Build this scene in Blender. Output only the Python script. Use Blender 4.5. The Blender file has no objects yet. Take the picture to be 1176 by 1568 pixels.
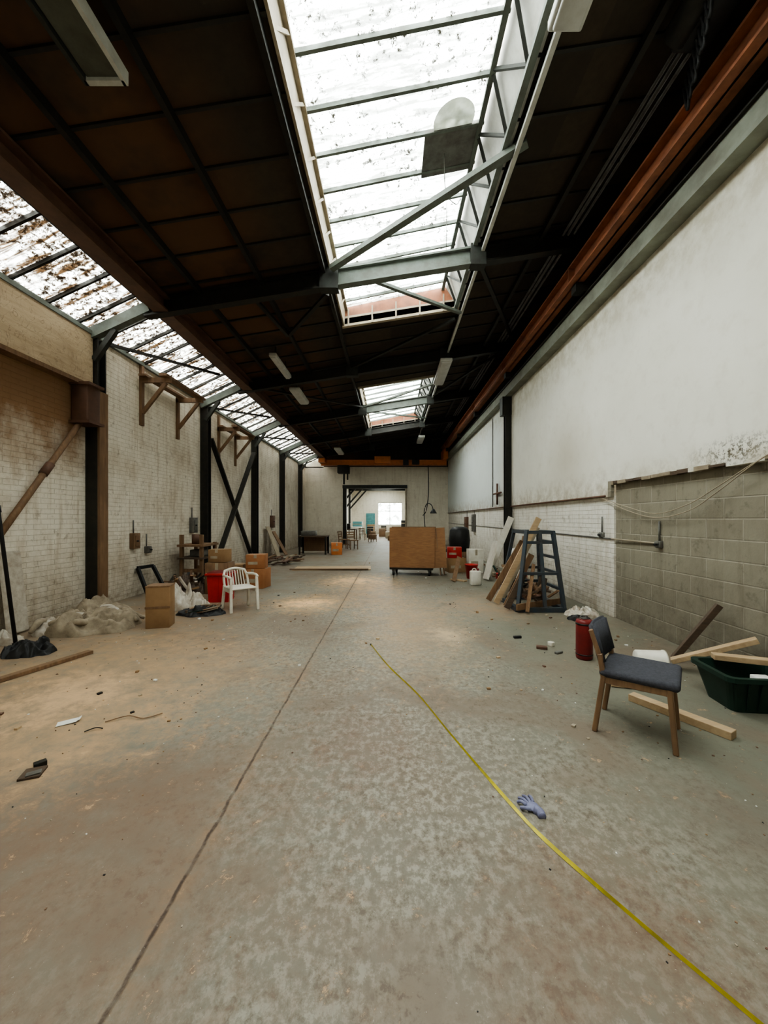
import bpy, bmesh, math, random
from mathutils import Vector, Matrix, noise
random.seed(7)
H=1.5
scn=bpy.context.scene
try:
    scn.view_settings.view_transform='AgX'; scn.view_settings.look='AgX - Medium High Contrast'
except Exception as e: print(e)
# ---------------------------------------------------------------- materials
def nt(name):
    m=bpy.data.materials.new(name); m.use_nodes=True
    t=m.node_tree; t.nodes.clear()
    o=t.nodes.new('ShaderNodeOutputMaterial'); b=t.nodes.new('ShaderNodeBsdfPrincipled')
    t.links.new(b.outputs[0],o.inputs[0])
    return m,t,b,o
class N:
    """tiny node helper"""
    def __init__(s,t): s.t=t
    def n(s,typ,**k):
        x=s.t.nodes.new(typ)
        for a,v in k.items(): setattr(x,a,v)
        return x
    def l(s,a,b): s.t.links.new(a,b)
    def coord(s):
        return s.n('ShaderNodeTexCoord').outputs['Object']
    def geo(s):
        return s.n('ShaderNodeNewGeometry').outputs['Position']
    def mapp(s,v,scale=(1,1,1),loc=(0,0,0)):
        m=s.n('ShaderNodeMapping'); s.l(v,m.inputs[0]); m.inputs['Scale'].default_value=scale; m.inputs['Location'].default_value=loc
        return m.outputs[0]
    def noise(s,v,scale=5,detail=4,rough=.6,dist=0):
        x=s.n('ShaderNodeTexNoise'); s.l(v,x.inputs['Vector'])
        x.inputs['Scale'].default_value=scale; x.inputs['Detail'].default_value=detail
        x.inputs['Roughness'].default_value=rough; x.inputs['Distortion'].default_value=dist
        return x.outputs[0]
    def ramp(s,f,a,b,va=0,vb=1):
        x=s.n('ShaderNodeMapRange'); s.l(f,x.inputs[0])
        x.inputs[1].default_value=a; x.inputs[2].default_value=b; x.inputs[3].default_value=va; x.inputs[4].default_value=vb
        return x.outputs[0]
    def mul(s,a,b,op='MULTIPLY'):
        x=s.n('ShaderNodeMath',operation=op)
        for i,q in enumerate((a,b)):
            if isinstance(q,(int,float)): x.inputs[i].default_value=q
            else: s.l(q,x.inputs[i])
        return x.outputs[0]
    def mix(s,f,a,b):
        x=s.n('ShaderNodeMix',data_type='RGBA')
        if isinstance(f,(int,float)): x.inputs[0].default_value=f
        else: s.l(f,x.inputs[0])
        for i,q in ((6,a),(7,b)):
            if isinstance(q,tuple): x.inputs[i].default_value=(q[0],q[1],q[2],1)
            else: s.l(q,x.inputs[i])
        return x.outputs[2]
    def blob(s,v,c,r0,r1,sc=(1,1,1)):
        a=s.n('ShaderNodeVectorMath',operation='SUBTRACT'); s.l(v,a.inputs[0]); a.inputs[1].default_value=c
        d=s.n('ShaderNodeVectorMath',operation='MULTIPLY'); s.l(a.outputs[0],d.inputs[0]); d.inputs[1].default_value=sc
        e=s.n('ShaderNodeVectorMath',operation='LENGTH'); s.l(d.outputs[0],e.inputs[0])
        return s.ramp(e.outputs['Value'],r1,r0)
    def bump(s,h,b,st=.3,d=.01):
        x=s.n('ShaderNodeBump'); s.l(h,x.inputs['Height']); x.inputs['Strength'].default_value=st; x.inputs['Distance'].default_value=d
        s.l(x.outputs[0],b.inputs['Normal'])
def simple(name,c,c2=None,rough=.6,scale=6,metal=0,stretch=(1,1,1),bump=.15,spec=.3):
    m,t,b,o=nt(name); g=N(t)
    v=g.mapp(g.coord(),stretch)
    f=g.noise(v,scale,5,.65)
    if c2 is None: c2=tuple(x*.65 for x in c)
    g.l(g.mix(g.ramp(f,.35,.65),c,c2),b.inputs['Base Color'])
    b.inputs['Roughness'].default_value=rough; b.inputs['Metallic'].default_value=metal
    b.inputs['Specular IOR Level'].default_value=spec
    if bump: g.bump(f,b,bump,.01)
    return m
def woodmat(name,c,c2,axis='x',rough=.65):
    st={'x':(1.2,14,14),'y':(14,1.2,14),'z':(14,14,1.2)}[axis]
    m,t,b,o=nt(name); g=N(t)
    f=g.noise(g.mapp(g.coord(),st),2.2,5,.6,.6); f2=g.noise(g.coord(),1.7,3)
    c3=g.mix(g.ramp(f,.35,.65),c,c2)
    c3=g.mix(g.ramp(f2,.4,.75,0,.5),c3,tuple(x*.6 for x in c2))
    g.l(c3,b.inputs['Base Color']); b.inputs['Roughness'].default_value=rough; g.bump(f,b,.15,.004)
    return m
def header_mat():
    m,t,b,o=nt('weathered_header_board'); g=N(t); p=g.geo()
    f=g.noise(g.mapp(p,(6,.8,7)),2.2,5,.6,.8); f2=g.noise(p,1.5,4); f3=g.noise(p,3.5,3,.5,2.5)
    c=g.mix(g.ramp(f,.35,.65),(.62,.50,.35),(.50,.38,.25))
    c=g.mix(g.ramp(f2,.45,.7,0,.6),c,(.29,.20,.12))
    ab=g.n('ShaderNodeMath',operation='ABSOLUTE'); g.l(g.mul(f3,-.5,'ADD'),ab.inputs[0])
    c=g.mix(g.mul(g.ramp(ab.outputs[0],.016,.004),.5),c,(.2,.13,.08))
    g.l(c,b.inputs['Base Color']); b.inputs['Roughness'].default_value=.75; g.bump(f,b,.2,.005); return m
# floor
def floor_mat():
    m,t,b,o=nt('worn_painted_concrete'); g=N(t); p=g.geo()
    n1=g.noise(p,.55,4,.6,.4); n1b=g.noise(g.mapp(p,(1,1,1),(5,3,0)),.9,5,.65,.5); n2=g.noise(p,3.2,8,.75); n3=g.noise(g.mapp(p,(1,.8,1)),24,9,.76); n4=g.noise(p,90,3,.6); n5=g.noise(p,8,8,.8,.3)
    sx=g.n('ShaderNodeSeparateXYZ'); g.l(p,sx.inputs[0])
    col=g.mix(g.ramp(n2,.32,.68),(.168,.158,.126),(.24,.225,.182))
    col=g.mix(g.ramp(sx.outputs[0],.6,2.2,0,.75),col,(.145,.148,.113))
    left=g.ramp(sx.outputs[0],1.5,-2.5,.4,1)
    col=g.mix(g.mul(g.ramp(n1,.42,.60),g.mul(left,.75)),col,(.195,.14,.098))
    col=g.mix(g.mul(g.ramp(n1b,.50,.64),.65),col,(.175,.13,.095))
    col=g.mix(g.mul(g.ramp(n5,.54,.66),.3),col,(.13,.097,.072))
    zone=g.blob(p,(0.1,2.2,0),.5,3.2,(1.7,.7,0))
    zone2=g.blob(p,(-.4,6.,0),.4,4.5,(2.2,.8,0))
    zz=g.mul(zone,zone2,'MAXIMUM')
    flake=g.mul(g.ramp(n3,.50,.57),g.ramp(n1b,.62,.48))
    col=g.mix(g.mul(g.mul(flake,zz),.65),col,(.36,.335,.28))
    dk=g.mul(g.ramp(n3,.48,.42),g.ramp(n2,.40,.56))
    col=g.mix(g.mul(g.mul(dk,g.ramp(zz,0,.5,.45,1)),.65),col,(.105,.075,.056))
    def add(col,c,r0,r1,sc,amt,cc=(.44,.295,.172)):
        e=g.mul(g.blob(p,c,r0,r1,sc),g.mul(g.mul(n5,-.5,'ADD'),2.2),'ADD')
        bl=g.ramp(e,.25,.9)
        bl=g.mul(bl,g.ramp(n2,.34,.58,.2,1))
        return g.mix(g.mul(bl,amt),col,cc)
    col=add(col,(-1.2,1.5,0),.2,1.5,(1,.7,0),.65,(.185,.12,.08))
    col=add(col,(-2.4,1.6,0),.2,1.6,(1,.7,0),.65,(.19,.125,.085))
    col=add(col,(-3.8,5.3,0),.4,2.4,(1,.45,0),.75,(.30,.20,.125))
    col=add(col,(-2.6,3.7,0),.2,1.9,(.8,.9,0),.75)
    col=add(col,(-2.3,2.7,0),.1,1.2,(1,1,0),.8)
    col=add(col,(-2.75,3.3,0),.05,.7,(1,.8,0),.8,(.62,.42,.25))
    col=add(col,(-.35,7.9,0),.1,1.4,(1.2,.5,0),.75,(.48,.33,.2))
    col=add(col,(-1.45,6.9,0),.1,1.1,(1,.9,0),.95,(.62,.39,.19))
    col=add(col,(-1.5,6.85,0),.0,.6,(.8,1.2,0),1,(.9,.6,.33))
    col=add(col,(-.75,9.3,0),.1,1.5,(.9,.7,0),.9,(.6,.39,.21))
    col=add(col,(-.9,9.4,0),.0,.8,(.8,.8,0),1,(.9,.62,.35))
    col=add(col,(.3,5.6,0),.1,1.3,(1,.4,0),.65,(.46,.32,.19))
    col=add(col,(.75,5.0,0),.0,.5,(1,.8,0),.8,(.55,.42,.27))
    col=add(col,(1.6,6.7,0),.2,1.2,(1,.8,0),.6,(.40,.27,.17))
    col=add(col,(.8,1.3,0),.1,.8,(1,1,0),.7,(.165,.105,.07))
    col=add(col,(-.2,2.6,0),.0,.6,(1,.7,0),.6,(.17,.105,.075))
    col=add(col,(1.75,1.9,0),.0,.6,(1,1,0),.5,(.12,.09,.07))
    # joint line
    wob=g.mul(g.mul(g.noise(p,9,4),-.5,'ADD'),.03)
    dx=g.mul(g.mul(sx.outputs[0],.86,'ADD'),wob,'ADD')
    ab=g.n('ShaderNodeMath',operation='ABSOLUTE'); g.l(dx,ab.inputs[0])
    j=g.ramp(ab.outputs[0],.012,.004); jw=g.ramp(ab.outputs[0],.08,.01,0,.7)
    col=g.mix(g.mul(jw,g.ramp(n5,.4,.6)),col,(.26,.175,.11)); col=g.mix(g.mul(j,g.ramp(n5,.42,.55,.45,.95)),col,(.05,.033,.025))
    col=g.mix(g.mul(g.ramp(n4,.69,.73),.6),col,(.50,.47,.40))
    g.l(col,b.inputs['Base Color'])
    g.l(g.ramp(n2,.3,.7,.40,.64),b.inputs['Roughness']); b.inputs['Specular IOR Level'].default_value=.3
    h=g.mul(g.mul(n3,.6),g.mul(j,-1.5),'ADD'); g.bump(h,b,.25,.006)
    return m
def brick_wall(name,base,base2,mort,bw,bh,ms=.012,dirt=(.35,.27,.18),dirtamt=.5,bumps=.5,axis='y',extra=None,low=True):
    m,t,b,o=nt(name); g=N(t); p=g.geo()
    s=g.n('ShaderNodeSeparateXYZ'); g.l(p,s.inputs[0]); c=g.n('ShaderNodeCombineXYZ')
    g.l(s.outputs[1 if axis=='y' else 0],c.inputs[0]); g.l(s.outputs[2],c.inputs[1])
    br=g.n('ShaderNodeTexBrick'); g.l(c.outputs[0],br.inputs['Vector'])
    br.inputs['Scale'].default_value=1; br.inputs['Brick Width'].default_value=bw; br.inputs['Row Height'].default_value=bh
    br.inputs['Mortar Size'].default_value=ms; br.inputs['Mortar Smooth'].default_value=.5; br.inputs['Bias'].default_value=0
    br.inputs['Color1'].default_value=(*base,1); br.inputs['Color2'].default_value=(*base2,1); br.inputs['Mortar'].default_value=(*mort,1)
    n=g.noise(p,1.1,6,.7); n2=g.noise(p,6,6,.7); n3=g.noise(g.mapp(p,(3,3,.35)),2.2,5,.7)
    col=g.mix(g.mul(g.ramp(n,.48,.72),dirtamt),br.outputs[0],dirt)
    col=g.mix(g.mul(g.ramp(n3,.50,.72),dirtamt),col,dirt)
    col=g.mix(g.mul(g.ramp(n2,.57,.67),dirtamt*.8),col,tuple(x*.6 for x in dirt))
    if low:
        col=g.mix(g.mul(g.ramp(s.outputs[2],1.1,0,0,.85),g.ramp(n2,.3,.6,.3,1)),col,tuple(x*.65 for x in dirt))
    if extra: col=extra(g,p,s,n2,n,col)
    g.l(col,b.inputs['Base Color']); b.inputs['Roughness'].default_value=.8; b.inputs['Specular IOR Level'].default_value=.15
    hh=g.mul(g.mul(br.outputs['Fac'],-.8),g.mul(n2,.8),'ADD'); g.bump(hh,b,bumps,.012)
    return m
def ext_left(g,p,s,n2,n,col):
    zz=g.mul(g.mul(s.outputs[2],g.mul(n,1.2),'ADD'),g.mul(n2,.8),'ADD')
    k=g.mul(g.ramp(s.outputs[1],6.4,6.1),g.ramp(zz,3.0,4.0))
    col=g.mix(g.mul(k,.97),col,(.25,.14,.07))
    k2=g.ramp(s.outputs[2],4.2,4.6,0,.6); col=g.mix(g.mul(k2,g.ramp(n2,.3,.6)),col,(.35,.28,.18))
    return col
M={}
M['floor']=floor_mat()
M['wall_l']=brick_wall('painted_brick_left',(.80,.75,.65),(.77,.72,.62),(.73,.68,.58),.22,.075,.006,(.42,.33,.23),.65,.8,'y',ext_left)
M['wall_f']=brick_wall('painted_brick_far',(.84,.79,.68),(.80,.75,.64),(.76,.71,.60),.22,.075,.006,(.5,.42,.32),.4,.6,'x')
M['brick_r']=brick_wall('painted_brick_right',(.76,.74,.68),(.73,.71,.64),(.67,.64,.57),.22,.075,.007,(.42,.35,.26),.6,.9,'y')
M['block']=brick_wall('concrete_block',(.27,.25,.195),(.24,.22,.17),(.35,.325,.265),.44,.215,.009,(.18,.155,.115),.6,.7,'y')
def plaster():
    m,t,b,o=nt('old_white_plaster'); g=N(t); p=g.geo()
    n=g.noise(p,.7,5,.6); n2=g.noise(p,5,6,.7); n3=g.noise(p,26,5,.8); 
    s=g.n('ShaderNodeSeparateXYZ'); g.l(p,s.inputs[0])
    col=g.mix(g.ramp(n,.35,.7),(.78,.77,.70),(.69,.68,.60))
    col=g.mix(g.ramp(n2,.52,.75,0,.3),col,(.52,.48,.38))
    bl=g.blob(p,(3.36,7.3,2.65),.1,.9,(0,.8,.9)); col=g.mix(g.mul(bl,.5),col,(.40,.35,.26))
    bl=g.blob(p,(3.36,3.75,2.16),.1,.65,(0,1,3.4)); col=g.mix(g.mul(bl,g.ramp(n3,.50,.56)),col,(.06,.05,.035))
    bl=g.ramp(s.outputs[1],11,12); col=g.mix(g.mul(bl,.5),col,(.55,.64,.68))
    bot=g.ramp(s.outputs[2],2.35,1.85,0,.85); col=g.mix(g.mul(bot,g.ramp(n2,.38,.6)),col,(.36,.31,.23))
    top=g.ramp(s.outputs[2],4.0,4.9,0,.8); col=g.mix(g.mul(top,g.ramp(n2,.3,.6)),col,(.44,.40,.30))
    g.l(col,b.inputs['Base Color']); b.inputs['Roughness'].default_value=.75; b.inputs['Specular IOR Level'].default_value=.2
    g.bump(n2,b,.15,.01); return m
M['plaster']=plaster()
def roofm():
    m,t,b,o=nt('dark_roof_boards'); g=N(t); p=g.geo()
    s=g.n('ShaderNodeSeparateXYZ'); g.l(p,s.inputs[0])
    n=g.noise(p,.9,4,.6); n2=g.noise(p,9,5,.7)
    # every sheet has its own tone
    vo=g.n('ShaderNodeTexWhiteNoise',noise_dimensions='2D'); 
    fx=g.n('ShaderNodeMath',operation='FLOOR'); g.l(g.mul(s.outputs[0],1.0),fx.inputs[0])
    fy=g.n('ShaderNodeMath',operation='FLOOR'); g.l(g.mul(g.mul(s.outputs[1],2.3,'ADD'),1/.6),fy.inputs[0])
    cx=g.n('ShaderNodeCombineXYZ'); g.l(fx.outputs[0],cx.inputs[0]); g.l(fy.outputs[0],cx.inputs[1]); g.l(cx.outputs[0],vo.inputs['Vector'])
    col=g.mix(g.ramp(n2,.3,.7),(.054,.042,.031),(.074,.057,.042))
    col=g.mix(g.mul(vo.outputs[0],.6),col,(.030,.027,.024))
    k=g.mul(g.ramp(s.outputs[0],-1.5,-2.2),g.ramp(n,.34,.54)); col=g.mix(g.mul(k,.85),col,(.125,.067,.038))
    g.l(col,b.inputs['Base Color']); b.inputs['Roughness'].default_value=.8; b.inputs['Specular IOR Level'].default_value=.15
    g.bump(n2,b,.2,.01); return m
M['roof']=roofm()
M['steel']=simple('dark_painted_steel',(.016,.017,.015),(.030,.026,.021),.5,8)
M['steelm']=simple('truss_steel',(.045,.05,.045),(.03,.03,.026),.55,6)
M['steelg']=simple('grey_green_and_lit_steel',(.17,.20,.18),(.12,.13,.11),.55,6)  # own grey-green paint, also the lit tone for truss parts near glass
M['beam_gg']=simple('grey_green_wall_beam',(.25,.27,.225),(.17,.17,.14),.6,3)
M['rust']=simple('rust_orange_steel',(.36,.14,.073),(.21,.09,.053),.5,5)
M['rustdk']=simple('brown_steel',(.15,.08,.053),(.10,.056,.04),.5,5)
M['orange']=simple('crane_orange',(.65,.22,.07),(.5,.17,.06),.45,5)
M['header']=header_mat()
M['woodL']=woodmat('pale_pine',(.52,.38,.23),(.42,.29,.17),'x')
M['woodM']=woodmat('brown_wood',(.24,.14,.075),(.155,.088,.047),'z')
M['woodD']=woodmat('dark_wood',(.10,.065,.04),(.065,.042,.028),'x')
M['woodC']=woodmat('chair_wood',(.28,.17,.095),(.19,.11,.062),'z',.4)
M['ply']=woodmat('plywood',(.31,.155,.065),(.23,.11,.047),'x')
M['card']=simple('cardboard',(.30,.185,.095),(.24,.145,.075),.8,4)
M['cardo']=simple('orange_cardboard',(.37,.165,.075),(.30,.13,.056),.8,4)
M['red']=simple('red_paint',(.45,.025,.02),(.33,.02,.018),.4,4)
M['dred']=simple('dark_red_paint',(.18,.02,.02),(.12,.015,.015),.35,4)
M['white']=simple('white_plastic',(.70,.68,.61),(.58,.54,.46),.4,5)
M['whitep']=simple('white_fixture',(.56,.57,.53),(.42,.42,.38),.45,5)
M['trim']=simple('pale_trim',(.42,.36,.27),(.30,.25,.18),.6,6)
M['black']=simple('black_plastic',(.013,.013,.014),(.022,.022,.022),.5,6)
M['green']=simple('dark_green_plastic',(.013,.038,.028),(.01,.026,.018),.45,5)
M['fabric']=simple('blue_grey_fabric',(.068,.069,.084),(.045,.046,.056),.9,60,bump=.3)
M['tarp']=simple('beige_cloth',(.34,.285,.21),(.19,.15,.105),.85,7)
M['bag']=simple('white_plastic_bag',(.54,.51,.44),(.36,.30,.24),.4,9)
M['grey']=simple('grey_metal',(.18,.18,.165),(.11,.10,.09),.5,6,.3)
M['blue']=simple('blue_steel',(.036,.054,.072),(.05,.05,.052),.5,6)
M['yellow']=simple('yellow_tape',(.66,.56,.05),(.36,.31,.05),.4,9)
M['glove']=simple('nitrile_glove',(.22,.23,.36),(.15,.15,.24),.5,20)
M['teal']=simple('teal_door_paint',(.12,.32,.34),None,.5,5)
M['lampglass']=simple('milky_diffuser',(.55,.56,.54),(.45,.45,.42),.3,5)
M['lampdk']=simple('dirty_reflector',(.12,.125,.10),(.08,.08,.065),.4,5)
M['paper']=simple('paper',(.75,.75,.72),(.65,.65,.6),.8,5)
def dome():
    m,t,b,o=nt('translucent_grp'); t.nodes.remove(b); g=N(t)
    d=g.n('ShaderNodeBsdfDiffuse'); d.inputs[0].default_value=(.6,.6,.55,1); l=g.n('ShaderNodeBsdfTranslucent'); 
    g.l(g.mix(g.ramp(g.noise(g.coord(),9),.4,.6),(.42,.43,.40),(.32,.33,.29)),l.inputs[0])
    x=g.n('ShaderNodeMixShader'); x.inputs[0].default_value=.8; g.l(d.outputs[0],x.inputs[1]); g.l(l.outputs[0],x.inputs[2]); g.l(x.outputs[0],o.inputs[0]); return m
M['dome']=dome()
def glass(name,dirtc,filmc,amt,seedloc,film,streak,specks,bigr=(.34,.52)):
    """dirty pane: clear glass + translucent grime film, streaks and dark specks (moss, leaves)"""
    m,t,b,o=nt(name); t.nodes.remove(b); g=N(t); p=g.geo()
    v=g.mapp(p,(1,1,1),seedloc)
    n=g.noise(v,13,6,.85,.3); big=g.noise(v,1.5,4,.65); st=g.noise(g.mapp(v,(.8,5,1)),2.2,6,.75,.4)
    speck=g.mul(g.ramp(n,specks,specks+.025),g.ramp(big,*bigr))
    stk=g.mul(g.ramp(st,.38,.58),streak)
    f=g.mul(g.mul(speck,stk,'MAXIMUM'),amt)
    f=g.mul(f,film,'MAXIMUM')
    tr=g.n('ShaderNodeBsdfTransparent'); tr.inputs[0].default_value=(.95,.99,1,1)
    tl=g.n('ShaderNodeBsdfTranslucent'); 
    c=g.mix(g.ramp(st,.38,.56),(.62,.66,.64),filmc); c=g.mix(speck,c,dirtc)
    g.l(c,tl.inputs[0])
    mx=g.n('ShaderNodeMixShader'); g.l(f,mx.inputs[0]); g.l(tr.outputs[0],mx.inputs[1]); g.l(tl.outputs[0],mx.inputs[2])
    g.l(mx.outputs[0],o.inputs[0]); return m
M['glassC']=glass('dirty_skylight_glass',(.016,.015,.010),(.13,.145,.13),.97,(0,0,0),.3,.72,.545)
M['glassL']=glass('grimy_eaves_glass',(.018,.011,.005),(.078,.050,.023),.98,(3,1,0),.6,.98,.50,(.25,.45))
# ---------------------------------------------------------------- builder
class B:
    def __init__(s,name,M4=None):
        s.name=name; s.bm=bmesh.new(); s.mats=[]; s.M=M4 or Matrix()
    def mi(s,m):
        m=M[m]
        if m not in s.mats: s.mats.append(m)
        return s.mats.index(m)
    def merge(s,tb,m,X=None,smooth=False):
        i=s.mi(m); T=s.M@X if X is not None else s.M
        tb.transform(T)
        for f in tb.faces: f.material_index=i; f.smooth=smooth
        me=bpy.data.meshes.new('t'); tb.to_mesh(me); tb.free(); s.bm.from_mesh(me); bpy.data.meshes.remove(me)
    def box(s,x0,x1,y0,y1,z0,z1,m,bev=0,X=None,seg=2):
        tb=bmesh.new(); bmesh.ops.create_cube(tb,size=1)
        bmesh.ops.scale(tb,vec=(x1-x0,y1-y0,z1-z0),verts=tb.verts)
        bmesh.ops.translate(tb,vec=((x0+x1)/2,(y0+y1)/2,(z0+z1)/2),verts=tb.verts)
        if bev: bmesh.ops.bevel(tb,geom=tb.edges[:],offset=bev,segments=seg,affect='EDGES',profile=.5)
        s.merge(tb,m,X,bev>0 and seg>1)
    def beam(s,p,q,w,h,m,up=(0,0,1),bev=0):
        p=Vector(p);q=Vector(q);d=q-p;L=d.length
        x=d.normalized(); u=Vector(up)
        if abs(x.dot(u))>.98: u=Vector((0,1,0))
        y=u.cross(x).normalized(); z=x.cross(y)
        R=Matrix((x,y,z)).transposed().to_4x4(); R.translation=(p+q)/2
        s.box(-L/2,L/2,-w/2,w/2,-h/2,h/2,m,bev,R,1)
    def cyl(s,p,q,r,m,r2=None,seg=20,cap=True):
        p=Vector(p);q=Vector(q);d=q-p
        tb=bmesh.new(); bmesh.ops.create_cone(tb,cap_ends=cap,segments=seg,radius1=r,radius2=r if r2 is None else r2,depth=d.length)
        R=d.to_track_quat('Z','Y').to_matrix().to_4x4(); R.translation=(p+q)/2
        s.merge(tb,m,R,True)
    def sph(s,c,r,m,sc=(1,1,1),seg=16):
        tb=bmesh.new(); bmesh.ops.create_uvsphere(tb,u_segments=seg,v_segments=max(6,seg//2),radius=r)
        s.merge(tb,m,Matrix.Translation(c)@Matrix.Diagonal((*sc,1)),True)
    def tube(s,pts,r,m,seg=8,smooth=6):
        pts=[Vector(p) for p in pts]
        if smooth and len(pts)>2:
            out=[]
            for i in range(len(pts)-1):
                p0=pts[max(i-1,0)];p1=pts[i];p2=pts[i+1];p3=pts[min(i+2,len(pts)-1)]
                for k in range(smooth):
                    t=k/smooth
                    out.append(.5*((2*p1)+(p2-p0)*t+(2*p0-5*p1+4*p2-p3)*t*t+(3*p1-p0-3*p2+p3)*t**3))
            out.append(pts[-1]); pts=out
        tb=bmesh.new(); rings=[]
        for i,p in enumerate(pts):
            d=(pts[min(i+1,len(pts)-1)]-pts[max(i-1,0)]).normalized()
            u=Vector((0,0,1)) if abs(d.z)<.95 else Vector((1,0,0))
            a=d.cross(u).normalized(); c=d.cross(a)
            rr=r(i/(len(pts)-1)) if callable(r) else r
            rings.append([tb.verts.new(p+a*rr*math.cos(2*math.pi*k/seg)+c*rr*math.sin(2*math.pi*k/seg)) for k in range(seg)])
        for i in range(len(rings)-1):
            for k in range(seg): tb.faces.new((rings[i][k],rings[i][(k+1)%seg],rings[i+1][(k+1)%seg],rings[i+1][k]))
        tb.faces.new(rings[0]); tb.faces.new(rings[-1][::-1])
        bmesh.ops.recalc_face_normals(tb,faces=tb.faces)
        s.merge(tb,m,None,True)
    def prism(s,prof,y0,y1,m):
        tb=bmesh.new(); a=[tb.verts.new((x,y0,z)) for x,z in prof]; b=[tb.verts.new((x,y1,z)) for x,z in prof]
        tb.faces.new(a); tb.faces.new(b[::-1]); n=len(prof)
        for i in range(n): tb.faces.new((a[i],b[i],b[(i+1)%n],a[(i+1)%n]))
        bmesh.ops.recalc_face_normals(tb,faces=tb.faces); s.merge(tb,m)
    def lathe(s,prof,m,c=(0,0,0),seg=24,X=None):
        tb=bmesh.new(); rings=[[tb.verts.new((r*math.cos(2*math.pi*k/seg),r*math.sin(2*math.pi*k/seg),z)) for k in range(seg)] for r,z in prof]
        for i in range(len(rings)-1):
            for k in range(seg): tb.faces.new((rings[i][k],rings[i][(k+1)%seg],rings[i+1][(k+1)%seg],rings[i+1][k]))
        tb.faces.new(rings[0][::-1]); 
        tb.faces.new(rings[-1])
        bmesh.ops.recalc_face_normals(tb,faces=tb.faces)
        T=Matrix.Translation(c)
        if X is not None: T=T@X
        s.merge(tb,m,T,True)
    def heap(s,c,rx,ry,h,m,seed=0,fr=5,n=44,rot=0):
        tb=bmesh.new(); g={}
        for i in range(n+1):
            for j in range(n+1):
                u=2*i/n-1; v=2*j/n-1
                x=u*math.sqrt(1-v*v/2); y=v*math.sqrt(1-u*u/2); r=min(1,math.hypot(x,y))
                q=Vector((x*rx*fr+seed*7,y*ry*fr,seed))
                nz=noise.noise(q); nf=1-abs(noise.noise(q*1.7+Vector((9,2,1))))*2.6
                z=h*max(0,(1-r**2.2))**.55*(.50+.42*nf+.6*nz)
                e=1+.3*noise.noise(Vector((x*2+seed,y*2,3)))
                g[i,j]=tb.verts.new((x*rx*e+.03*noise.noise(q*2),y*ry*e,max(0.002,z)))
        for i in range(n):
            for j in range(n): tb.faces.new((g[i,j],g[i+1,j],g[i+1,j+1],g[i,j+1]))
        s.merge(tb,m,Matrix.Translation(c)@Matrix.Rotation(rot,4,'Z'),True)
    def done(s,origin=True,bevel=0,solid=0):
        me=bpy.data.meshes.new(s.name); 
        vs=[v.co.copy() for v in s.bm.verts]
        ob=bpy.data.objects.new(s.name,me)
        if origin and vs:
            c=Vector(((min(v.x for v in vs)+max(v.x for v in vs))/2,(min(v.y for v in vs)+max(v.y for v in vs))/2,min(v.z for v in vs)))
            bmesh.ops.translate(s.bm,vec=-c,verts=s.bm.verts); ob.location=c
        s.bm.to_mesh(me); s.bm.free()
        for m in s.mats: me.materials.append(m)
        scn.collection.objects.link(ob)
        if bevel:
            md=ob.modifiers.new('bev','BEVEL'); md.width=bevel; md.segments=2; md.limit_method='ANGLE'
        return ob
def at(x,y,z=0,r=0): return Matrix.Translation((x,y,z))@Matrix.Rotation(math.radians(r),4,'Z')
def Z(zh): return H+zh
def RZ(x): return H+4.1+.16*(x+1)
XL,XR=-5.0,3.4
Y0,YF=-2.6,22.5
# ---------------------------------------------------------------- shell
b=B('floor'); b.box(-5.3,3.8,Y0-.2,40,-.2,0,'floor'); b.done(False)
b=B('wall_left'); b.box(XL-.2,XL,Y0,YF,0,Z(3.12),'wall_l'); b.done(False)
b=B('wall_right')
b.box(XR,XR+.25,5.85,YF,0,Z(.36),'brick_r')
b.box(XR+.03,XR+.25,Y0,5.85,0,Z(.56),'block')
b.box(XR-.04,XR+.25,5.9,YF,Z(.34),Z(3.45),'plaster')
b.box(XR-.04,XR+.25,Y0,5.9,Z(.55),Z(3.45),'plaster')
b.box(XR+.02,XR+.25,Y0,YF,Z(3.45),RZ(XR)+.3,'roof')
b.done(False)
b=B('wall_far')
ox0,ox1,oz=-2.7,.88,Z(1.83)
b.box(XL-.2,ox0,YF,YF+.25,0,Z(3.06),'wall_f'); b.box(ox1,XR+.25,YF,YF+.25,0,Z(3.06),'wall_f')
b.box(ox0,ox1,YF,YF+.25,oz,Z(3.06),'wall_f')
b.box(XL-.2,XR+.25,YF+.02,YF+.25,Z(3.06),Z(5.2),'roof')
b.done(False)
b=B('trim_1') # doorway lining
b.box(ox0-.08,ox0+.12,YF-.06,YF+.3,0,oz,'steel'); b.box(ox1-.02,ox1+.08,YF-.06,YF+.3,0,oz,'trim'); b.box(ox0-.1,ox1+.1,YF-.08,YF+.3,oz-.03,oz+.16,'steelm')
b.done(False)
b=B('wall_back'); b.box(XL-.2,XR+.25,Y0-.2,Y0,0,Z(5.2),'plaster'); b.done(False)
# ceiling
SK=[(-1.2,8.1),(12.0,17.6)]
b=B('ceiling')
def slab(x0,x1,y0,y1): b.prism([(x0,RZ(x0)),(x1,RZ(x1)),(x1,RZ(x1)+.12),(x0,RZ(x0)+.12)],y0,y1,'roof')
slab(-4.05,-1.0,Y0,YF+.1); slab(1.42,XR+.2,Y0,YF+.1)
yy=Y0
for a,c in SK: slab(-1.0,1.42,yy,a); yy=c
slab(-1.0,1.42,yy,YF+.1)
y=Y0+.3
while y<YF:
    inx=any(a<y<c for a,c in SK)
    segs=[(-4.0,-1.0),(1.42,XR)] if inx else [(-4.0,XR)]
    for s0,s1 in segs: b.beam((s0,y,RZ(s0)-.012),(s1,y,RZ(s1)-.012),.035,.03,'steel')
    y+=.6
b.done(False)
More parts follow.
